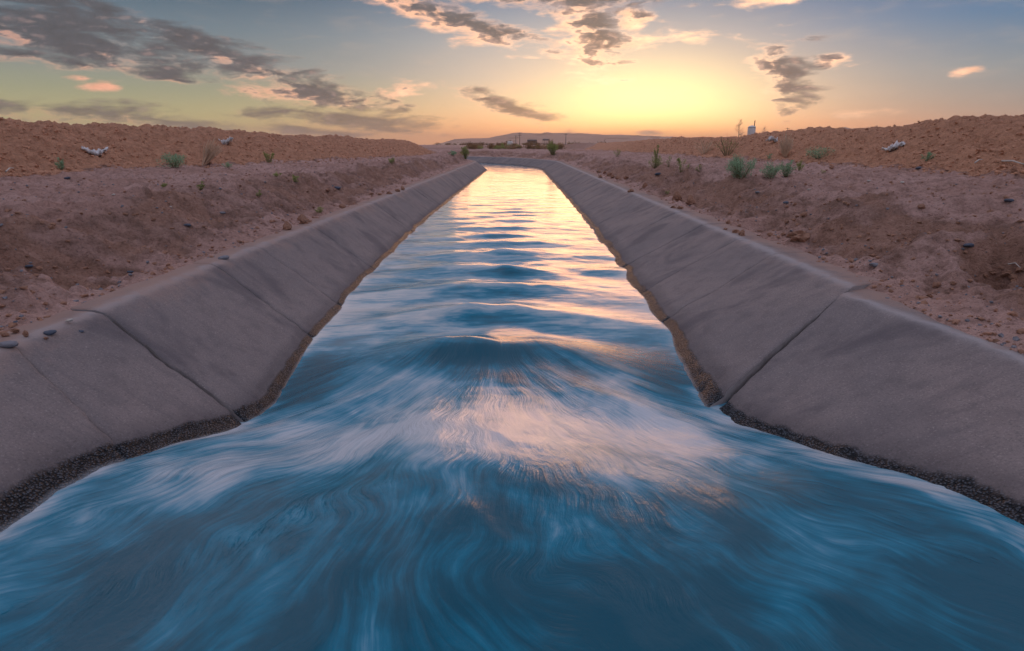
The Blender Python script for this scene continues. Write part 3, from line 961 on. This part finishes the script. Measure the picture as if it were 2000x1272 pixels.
HB = 'washed-out-hole bank'
plant('shrub', 'shrub', 'largest rounded grey-green shrub on the track beside the concrete lining', 1446, 348, 48, 60, M_GREEN, 34, 2600, .026, 3)
plant('shrub', 'shrub', 'low ragged grey-green shrub next to the largest rounded shrub', 1506, 347, 30, 44, M_GREEN, 20, 1100, .024, 4)
plant('shrub', 'shrub', 'darker green leafy shrub between the ragged shrub and small olive weed', 1536, 344, 32, 34, M_GREEN, 16, 1000, .024, 5)
plant('weed', 'weed', 'small dark olive weed ending the row of shrubs on the track', 1563, 334, 22, 20, M_OLIVE, 8, 420, .022, 6)
plant('weed', 'weed', 'tall olive weed with broad base and yellowish pointed top', 1280, 328, 24, 34, M_OLIVE, 16, 800, .026, 7)
plant('weed', 'weed', 'yellow-topped upright weed growing out of the broad olive weed', 1281, 326, 48, 16, M_OLIVE, 7, 420, .030, 8, spread=.8)
plant('weed', 'weed', 'thin little weed beside the tall olive weed', 1306, 324, 20, 14, M_OLIVE, 5, 150, .022, 9)
plant('weed', 'weed', 'leafy olive weed standing alone on the track past the thin little weed', 1331, 336, 30, 28, M_OLIVE, 8, 380, .026, 10)
plant('weed', 'weed', 'sparse see-through weed between olive weed and largest shrub', 1367, 338, 20, 20, M_OLIVE, 6, 130, .022, 11)
plant('shrub', 'shrub', 'wide pale grey-green shrub at the foot of the berm by the dry bush', 1600, 309, 22, 58, M_GREEN, 22, 900, .032, 12)
plant('weed', 'weed', 'bright green sprig alone at berm foot past the white scrap', 1811, 315, 19, 22, M_GREEN, 7, 260, .03, 13)
plant('weed', 'weed', 'small round weed on the track nearest the far bend', 1205, 306, 16, 16, M_OLIVE, 8, 300, .03, 14)
plant('shrub', 'shrub', 'dense olive shrub rooted at the concrete lip of the bend', 1079, 303, 27, 24, M_OLIVE, 26, 1500, .07, 15)
plant('shrub', 'shrub', 'round orange-brown bush just behind the olive shrub at the bend', 1076, 286, 15, 13, M_DRY, 18, 700, .12, 16)
plant('weed', 'weed', 'small grey-green tuft at the root of the dry upright bush', 1502, 312, 14, 16, M_GREEN, 6, 160, .026, 17)
plant('weed', 'weed', 'tiny green weed on the slope above the row of dark clods', 1303, 379, 9, 14, M_OLIVE, 6, 120, .02, 18)
plant('weed', 'weed', 'tiny dark weed in the dust below the small olive weed', 1606, 339, 8, 12, M_OLIVE, 5, 90, .016, 58)
plant('dry_bush', 'dry bush', 'upright tan bush of bare twigs tangled with a white scrap', 1533, 304, 46, 34, M_DRY, 90, 0, .02, 19, stem=M_TWIG)
plant('dry_grass', 'dry grass', 'clump of straw-coloured dry stalks at the berm foot', 1376, 300, 34, 50, M_DRY, 46, 160, .05, 20, stem=M_TWIG)
plant('dry_grass', 'dry grass', 'thin yellow stalks with olive leaves behind the largest shrub', 1420, 303, 40, 56, M_OLIVE, 30, 240, .04, 21)
# opposite bank
plant('shrub', 'shrub', 'wide grey-green shrub at berm foot next to leaning tan bush', 343, 326, 28, 62, M_GREEN, 24, 1100, .032, 22)
plant('weed', 'weed', 'small upright bright green sprig at berm foot near the pale twigs', 121, 331, 27, 18, M_GREEN, 7, 300, .03, 23)
plant('dry_bush', 'dry bush', 'leaning tan bush of bare twigs beside the wide grey-green shrub', 398, 322, 54, 34, M_DRY, 90, 0, .02, 24, stem=M_TWIG, lean=(.30, 0)).rotation_euler[2] = 0
plant('weed', 'weed', 'olive weed at the berm foot past the leaning tan bush', 525, 318, 26, 24, M_OLIVE, 10, 420, .035, 25)
plant('weed', 'weed', 'round olive weed with one tall stalk on the narrowing track', 765, 319, 13, 16, M_OLIVE, 9, 300, .03, 26)
plant('weed', 'weed', 'little straggling green weed on the edge of the track', 392, 371, 18, 16, M_OLIVE, 6, 150, .022, 27)
plant('weed', 'weed', 'tiny dark green weed in dust near straggling weed', 320, 366, 9, 12, M_OLIVE, 5, 110, .02, 28)
plant('weed', 'weed', 'two-stemmed green weed at the top of the eroded slope', 578, 356, 18, 18, M_OLIVE, 6, 160, .025, 29)
plant('weed', 'weed', 'flat green weed behind the two-stemmed weed', 543, 345, 9, 18, M_OLIVE, 6, 130, .025, 30)
plant('weed', 'weed', 'dark green weed low on the eroded slope close to concrete', 625, 416, 12, 18, M_OLIVE, 7, 200, .02, 31)
plant('weed', 'weed', 'green sprout clinging to the brow of the eroded slope', 507, 386, 16, 10, M_OLIVE, 5, 110, .02, 32)
plant('shrub', 'shrub', 'tall olive shrub at the inside corner of the bend', 909, 311, 26, 20, M_OLIVE, 22, 1100, .06, 33)
plant('shrub', 'shrub', 'low pale shrub behind the tall olive shrub at the inside corner', 884, 303, 9, 18, M_GREEN, 12, 420, .05, 34)
plant('weed', 'weed', 'faint pale green weed patch at berm foot past leaning bush', 445, 327, 10, 22, M_GREEN, 9, 200, .025, 35)

# scrub beyond the bend: copies of three kinds
r = random.Random(5)
protos = []
for k in range(3):
    st, lf = make_plant(1.0, 1.6, 16, 620, .11, 60 + k)
    protos.append((mesh_from('stems', st[0], st[1], M_STEM), mesh_from('foliage', lf[0], lf[1], (M_BRUSH, M_DRY, M_OLIVE)[k], False, {'tone': lf[2]})))
for k in range(46):
    yy = r.uniform(66, 104); xx = r.uniform(-6.5, 5.2) * yy / 75
    if abs(yy - (92 + (xx + 2) * 1.5)) < 3: continue
    kind = r.choice((0, 0, 0, 1, 2))
    zz = float(surface_z(np.array([xx]), np.array([yy]))[0])
    sc = r.uniform(.55, 1.15)
    root = empty('scrub_bush', (xx, yy, zz - .03), r.uniform(0, 6), group='scrub bushes beyond the bend', category='bush',
                 label=('brown scrub bush', 'straw-coloured scrub bush', 'olive green scrub bush')[kind] + ' on the plain beyond the concrete bend')
    root.scale = (sc, sc, sc * r.uniform(.7, 1.1))
    link('stems', protos[kind][0], root); link('foliage', protos[kind][1], root)

# far-off trees: one dark line along the plain
cs, tn = [], []
rr_ = np.random.default_rng(8)
for k in range(90):
    d = rr_.uniform(500, 1300); u = rr_.uniform(860, 1350)
    x, y = far_xy(u, d); h = rr_.uniform(1.6, 4.2)
    c = rr_.normal(size=(60, 3)) * np.array([h * .6, h * .6, h * .28]) + np.array([x, y, .5 + h * .5])
    cs.append(c); tn.append(np.clip(rr_.uniform(0, 1, 60), 0, 1))
lf = leaf_cloud(np.concatenate(cs), 1.5, rr_, np.concatenate(tn))
link('far_trees', mesh_from('far_trees', lf[0], lf[1], M_BRUSH, False, {'tone': lf[2]}), kind='stuff',
     label='dark line of far-off trees and scrub along the plain', category='trees')


# ------------------------------------------------------------------ clods, stones
def ico(sub):
    import bmesh
    bm = bmesh.new(); bmesh.ops.create_icosphere(bm, subdivisions=sub, radius=1)
    v = np.array([x.co[:] for x in bm.verts]); f = np.array([[q.index for q in p.verts] for p in bm.faces]); bm.free()
    return v, f


ICO1, ICO2, ICO3 = ico(1), ico(2), ico(3)


def rock_mesh(name, mat, seed, rough=.45, point=0.0, flat=.75):
    v, f = ICO3
    n = fbm(v[:, 0] * 1.3 + seed * 7, v[:, 1] * 1.3 + v[:, 2] * 1.7, seed, 4, .6)
    n2 = fbm(v[:, 2] * 4 + seed, v[:, 0] * 4 - v[:, 1] * 3, seed + 3, 3, .6)
    p = v * (1 + rough * n + rough * .35 * n2)[:, None]
    p[:, 2] = p[:, 2] * flat + point * np.maximum(v[:, 2], 0) ** 3
    return mesh_from(name, p, f, mat, rough < .35)


CLODS = [rock_mesh('dirt_clod', M_CLOD, k, .8, (0, 0, 1.0, 0)[k % 4]) for k in range(6)]
STONES = {'grey': [rock_mesh('stone', M_STONE, 20 + k, .3) for k in range(3)], 'slate': [rock_mesh('stone', M_SLATE, 30 + k, .3) for k in range(3)],
          'pale': [rock_mesh('stone', M_PALE, 40 + k, .3) for k in range(3)]}


def lay(name, mesh, u, v, wpx, label, cat, group=None, squash=1.0, wide=1.0):
    p, D = hit(u, v)
    sc = wpx / PXF * D / 2
    o = link(name, mesh, label=label, category=cat)
    if group: o['group'] = group
    o.scale = (sc * wide, sc, sc * squash)
    o.rotation_euler = (random.uniform(-.2, .2), random.uniform(-.2, .2), random.uniform(-.4, .4) if wide > 1.2 else random.uniform(0, 6))
    o.location = p + Vector((0, 0, sc * .35 * squash))
    return o


big = {(1560, 466): (27, 'long low brown dirt clod lying above the wide concrete joint', 1.5), (1346, 398): (15, 'pointed brown dirt clod beside the pale strip of exposed concrete', 1.0),
       (1322, 391): (15, 'roundest dark dirt clod next to the pointed clod', 1.1), (560, 449): (15, 'pointed dirt clod at the foot of the eroded slope', 1.0),
       (592, 437): (16, 'rounded dirt clod beside the pointed one under eroded slope', 1.2), (1944, 667): (9, 'brown ball of earth alone on the concrete ledge below the hole', 1.0)}
i = 0
for (u, v), (wp, lab, wd) in big.items():
    lay('dirt_clod', CLODS[2] if 'pointed' in lab else CLODS[i % 2], u, v, wp, lab, 'dirt clod', wide=wd); i += 1
ROW = [(1315, 407, 9), (1329, 409, 11), (1260, 367, 9), (1207, 349, 9), (1222, 349, 9), (1172, 347, 8), (1232, 375, 10), (1437, 455, 12), (1450, 461, 11), (1190, 343, 9),
       (1182, 339, 8), (1196, 346, 7), (1169, 337, 8)]
for k, (u, v, wp) in enumerate(ROW):
    lay('dirt_clod', CLODS[k % 6], u, v, wp, 'dark dirt clod in the row strewn along the concrete edge below ' + HB, 'dirt clod', 'clods strewn along the concrete edge')
LOOSE = [(1424, 417, 6), (1537, 435, 9), (1422, 437, 7), (1444, 442, 6), (1417, 449, 7), (1504, 460, 10), (1530, 459, 8), (1590, 475, 8), (1552, 402, 6), (1800, 406, 12), (1656, 470, 8),
         (1740, 570, 8), (1815, 579, 9), (1624, 329, 8), (1980, 335, 9), (1570, 422, 11), (1830, 560, 16), (1862, 556, 12), (1755, 470, 6), (1870, 437, 7)]
for k, (u, v, wp) in enumerate(LOOSE):
    lab, grp = ('small dirt clod scattered round the long low brown clod', 'clods round the long low clod') if 1400 < u < 1600 and v > 415 else \
        ('dirt clod strewn between the wide concrete joint and the washed-out hole', 'clods between joint and hole') if u < 1900 and v > 430 else \
        ({1552: 'small dirt clod just below the blue-grey stone on the slope', 1800: 'brown dirt clod on the upper slope above the hole', 1624: 'dark clod on the track past the small olive weed',
          1980: 'dark clod on the track below the bleached stick', 1830: 'crumbly broad clod beside the washed-out hole', 1862: 'broad clod touching the rim of the washed-out hole'}.get(u, 'small dirt clod on the slope of the ' + HB), 'loose clods on the bank with the hole')
    lay('dirt_clod', CLODS[k % 6], u, v, wp, lab, 'dirt clod', grp)
for k, (u, v, wp) in enumerate([(1964, 538, 17), (1980, 545, 15), (1938, 534, 12), (1948, 545, 10), (1924, 541, 10), (1955, 525, 9), (1990, 530, 13)]):
    lay('dirt_clod', CLODS[(k * 2 + 1) % 6], u, v, wp, 'crumbled earth clod lying in the washed-out hole', 'dirt clod', 'clods in the washed-out hole')
OPP = [(468, 474, 7), (101, 446, 10), (586, 431, 8), (606, 434, 6), (725, 381, 8), (742, 381, 7), (760, 379, 9), (777, 374, 8), (786, 371, 7), (670, 406, 12), (640, 374, 10), (147, 552, 6), (60, 598, 6),
       (30, 648, 12), (52, 655, 9), (10, 655, 11), (90, 662, 7), (245, 420, 8), (300, 430, 8)]
for k, (u, v, wp) in enumerate(OPP):
    lab, grp = ('dirt clod in the short row lying on the concrete lip under eroded slope', 'short row of clods on the lip') if u > 700 else \
        ('dirt clod in the gravelly dirt around the flat dark stone', 'clods around the flat dark stone') if u < 100 and v > 590 else \
        ('dirt clod close to the pointed clod under the eroded slope', 'clods under the eroded slope') if 580 <= u < 700 and v > 400 else \
        ({468: 'single dark clod up the slope from the flat grey stone', 101: 'brown lump on the slope above the small dark stone', 640: 'brown clod beside dark slate stone at the brow',
          147: 'small clod up the slope from the whitish stone'}.get(u, 'loose dirt clod below the cream pebble on the opposite bank'), 'loose clods on the opposite bank')
    lay('dirt_clod', CLODS[k % 6], u, v, wp, lab, 'dirt clod', grp)
for u, v, wp, kind, lab in [
        (1535, 397, 10, 'slate', 'blue-grey stone half way up the slope above the long low clod'), (1480, 377, 8, 'grey', 'small grey stone in the slope below the largest shrub'),
        (1285, 341, 10, 'slate', 'dark slate stone below the leafy olive weed'), (1971, 393, 13, 'slate', 'blue-grey stone high on the bank above the hole'),
        (1794, 329, 9, 'slate', 'blackish stone on the track below the bright sprig'), (1892, 481, 16, 'slate', 'dark curved stone beside the washed-out hole'),
        (1762, 357, 7, 'pale', 'pale stone at the brow of the bank above the hole'), (1697, 354, 6, 'pale', 'tiny cream stone at the brow of the bank'),
        (1580, 371, 6, 'pale', 'cream pebble on the slope below the ragged shrub'), (1710, 520, 16, 'grey', 'flat bluish fragment of concrete lying in the dust by the wide joint'),
        (367, 441, 11, 'slate', 'dark blue stone half way up the bank opposite the hole'), (435, 417, 9, 'grey', 'grey stone up the slope from the dark blue stone'),
        (437, 506, 17, 'grey', 'flat grey stone lying on the concrete edge'), (136, 627, 11, 'pale', 'smooth whitish stone near the edge of the concrete'),
        (58, 521, 11, 'slate', 'dark stone set in the slope above the whitish stone'), (99, 651, 17, 'slate', 'flat dark stone between whitish stone and the edge'),
        (17, 676, 26, 'grey', 'long flat grey stone where dirt meets the near concrete'), (255, 532, 9, 'slate', 'small dark stone above the first wide joint'),
        (33, 630, 9, 'slate', 'little dark stone in gravelly dirt near the whitish stone'), (222, 381, 6, 'pale', 'cream stone on the brow of the opposite bank'),
        (333, 405, 6, 'pale', 'cream pebble below the brow of the opposite bank'), (121, 486, 5, 'pale', 'pale pebble on the smooth slope of the opposite bank'),
        (132, 349, 9, 'slate', 'blackish stone on the track below the upright sprig'), (660, 368, 10, 'slate', 'dark slate stone at the brow of the eroded slope'),
        (430, 369, 6, 'grey', 'small grey stone on the track edge'), (159, 648, 8, 'slate', 'small dark stone where the wide joint meets the dirt')]:
    lay('stone', STONES[kind][int(u) % 3], u, v, wp, lab, 'stone', squash=.7, wide=1.25)


def scatter(name, label, mat, gen, n, smin, smax, seed, base=ICO1, power=2.5):
    r = np.random.default_rng(seed)
    s, t = gen(r, n)
    x, y = st2xy(s, t); z = bank_z(s, t)
    sz = smin + (smax - smin) * r.uniform(0, 1, n) ** power
    v, f = base
    P = v[None] * (1 + .35 * r.normal(size=(n, len(v), 1)).clip(-1.2, 1.2)) * sz[:, None, None] * np.array([1, 1, .75])
    a = r.uniform(0, 6.283, n); ca, sa = np.cos(a)[:, None], np.sin(a)[:, None]
    Q = np.stack([P[..., 0] * ca - P[..., 1] * sa, P[..., 0] * sa + P[..., 1] * ca, P[..., 2]], -1)
    Q = Q + np.stack([x, y, z + sz * .25], -1)[:, None, :]
    F = (f[None] + (np.arange(n) * len(v))[:, None, None]).reshape(-1, 3)
    link(name, mesh_from(name, Q.reshape(-1, 3), F, mat, False), kind='stuff', label=label, category='soil clods' if 'clod' in name else 'pebbles')


def gen_berm(side):
    def g(r, n):
        s = 8 + 42 * r.uniform(0, 1, n) ** 1.6
        foot = np.interp(s, FOOT_L[:, 0], FOOT_L[:, 1]) if side < 0 else 7.35
        return s, side * (foot + r.uniform(-.25, 2.5, n) * r.uniform(.3, 1, n) ** .5)
    return g


def gen_slope(side):
    lip = LIP_L if side < 0 else LIP_R
    def g(r, n):
        s = 2.2 + 26 * r.uniform(0, 1, n) ** 1.9
        return s, side * (lip + .16 + 4.2 * r.uniform(0, 1, n) ** 1.5)
    return g


for side, lab in ((-1, 'opposite'), (1, 'beside')):
    w = 'the berm opposite the hole' if side < 0 else 'the berm behind the hole bank'
    scatter('soil_clods', 'crumbly brown soil clods covering ' + w, M_BERM, gen_berm(side), 8000, .008, .040, 100 + side)
    b = 'the bank opposite the hole' if side < 0 else 'the bank with the hole'
    scatter('pebbles', 'fine dark grit scattered over ' + b, M_CLOD, gen_slope(side), 9000, .003, .024, 110 + side, power=4)
    scatter('pebbles', 'fine pale grey gravel scattered over ' + b, M_STONE, gen_slope(side), 3500, .003, .017, 120 + side, power=4)


# ------------------------------------------------------------------ litter
def litter(u, v, wpx, hpx, label, seed, bend=.5):
    p, D = hit(u, v)
    w, h = wpx / PXF * D, hpx / PXF * D
    r = np.random.default_rng(seed)
    n, m = 26, 10
    q = np.linspace(0, 1, n)
    cx = (q - .5) * w; cz = h * (.45 + .45 * np.sin(q * 5.2 + seed)) * bend + h * .2
    rad = h * (.16 + .20 * np.abs(np.sin(q * 7 + seed * 2))) * np.sin(np.pi * np.clip(q, .02, .98)) ** .4
    V = []
    for i in range(n):
        for k in range(m):
            th = 2 * math.pi * k / m
            j = 1 + .45 * r.normal()
            V.append((cx[i] + .02 * w * r.normal(), math.cos(th) * rad[i] * 1.2 * j, cz[i] + math.sin(th) * rad[i] * .8 * j))
    F = [(i * m + k, i * m + (k + 1) % m, (i + 1) * m + (k + 1) % m, (i + 1) * m + k) for i in range(n - 1) for k in range(m)]
    F += [(0, m - 1 - k if False else (m - k) % m, (m - k - 1) % m, (m - k - 1) % m) for k in range(1, 1)]
    o = link('plastic_scrap', mesh_from('plastic_scrap', V, F, M_LITTER, True), label=label, category='litter')
    o.location = p + Vector((0, -.04, -.01))
    o.rotation_euler[2] = math.atan2(p.y, p.x) - math.pi / 2
    return o


litter(191, 303, 42, 22, 'crumpled white plastic scrap on the berm above the green sprig', 2)
litter(1745, 295, 44, 20, 'crumpled white plastic scrap on the berm behind the hole bank', 4)
litter(1508, 281, 26, 16, 'narrow white plastic strip caught in the upright tan bush', 6)
litter(444, 282, 26, 18, 'narrow white plastic strip caught in the leaning tan bush', 9)


def stick(u0, v0, u1, v1, rad, label, mat=M_PALE):
    a, _ = hit(u0, v0); b, _ = hit(u1, v1)
    m = a.lerp(b, .5) + Vector((0, 0, .03))
    V, F = tube([Vector((0, 0, .02)), m - a + Vector((0, 0, .02)), b - a + Vector((0, 0, .03))], [rad, rad * .9, rad * .5], 6)
    o = part('stick', (V, F), mat, None, True, label=label, category='stick'); o.location = a


stick(1957, 317, 1999, 325, .016, 'pale bleached stick lying at the foot of the berm')
stick(1903, 321, 1918, 315, .012, 'short whitish twig on the ground near the bleached stick')
stick(12, 338, 28, 332, .012, 'short whitish twig near the upright bright sprig')
stick(1968, 521, 1992, 532, .005, 'thin pale straw lying across the washed-out hole')


# ------------------------------------------------------------------ the dusty evening air
def build_haze():
    m = bpy.data.materials.new('haze'); m.use_nodes = True
    g = G(m.node_tree)
    vol = g.node('ShaderNodeVolumePrincipled', 0, None, Color=(1.0, .84, .76), Density=HAZE, Anisotropy=.55)
    out = g.t.nodes.new('ShaderNodeOutputMaterial'); g.put(out.inputs['Volume'], vol)
    V, F = box(0, 0, 142, 39800, 39800, 294)
    link('haze', mesh_from('haze', V, F, m, False), kind='stuff', label='thin warm dusty haze filling the air to the hills', category='haze')


HAZE = 7.0e-5
build_haze()
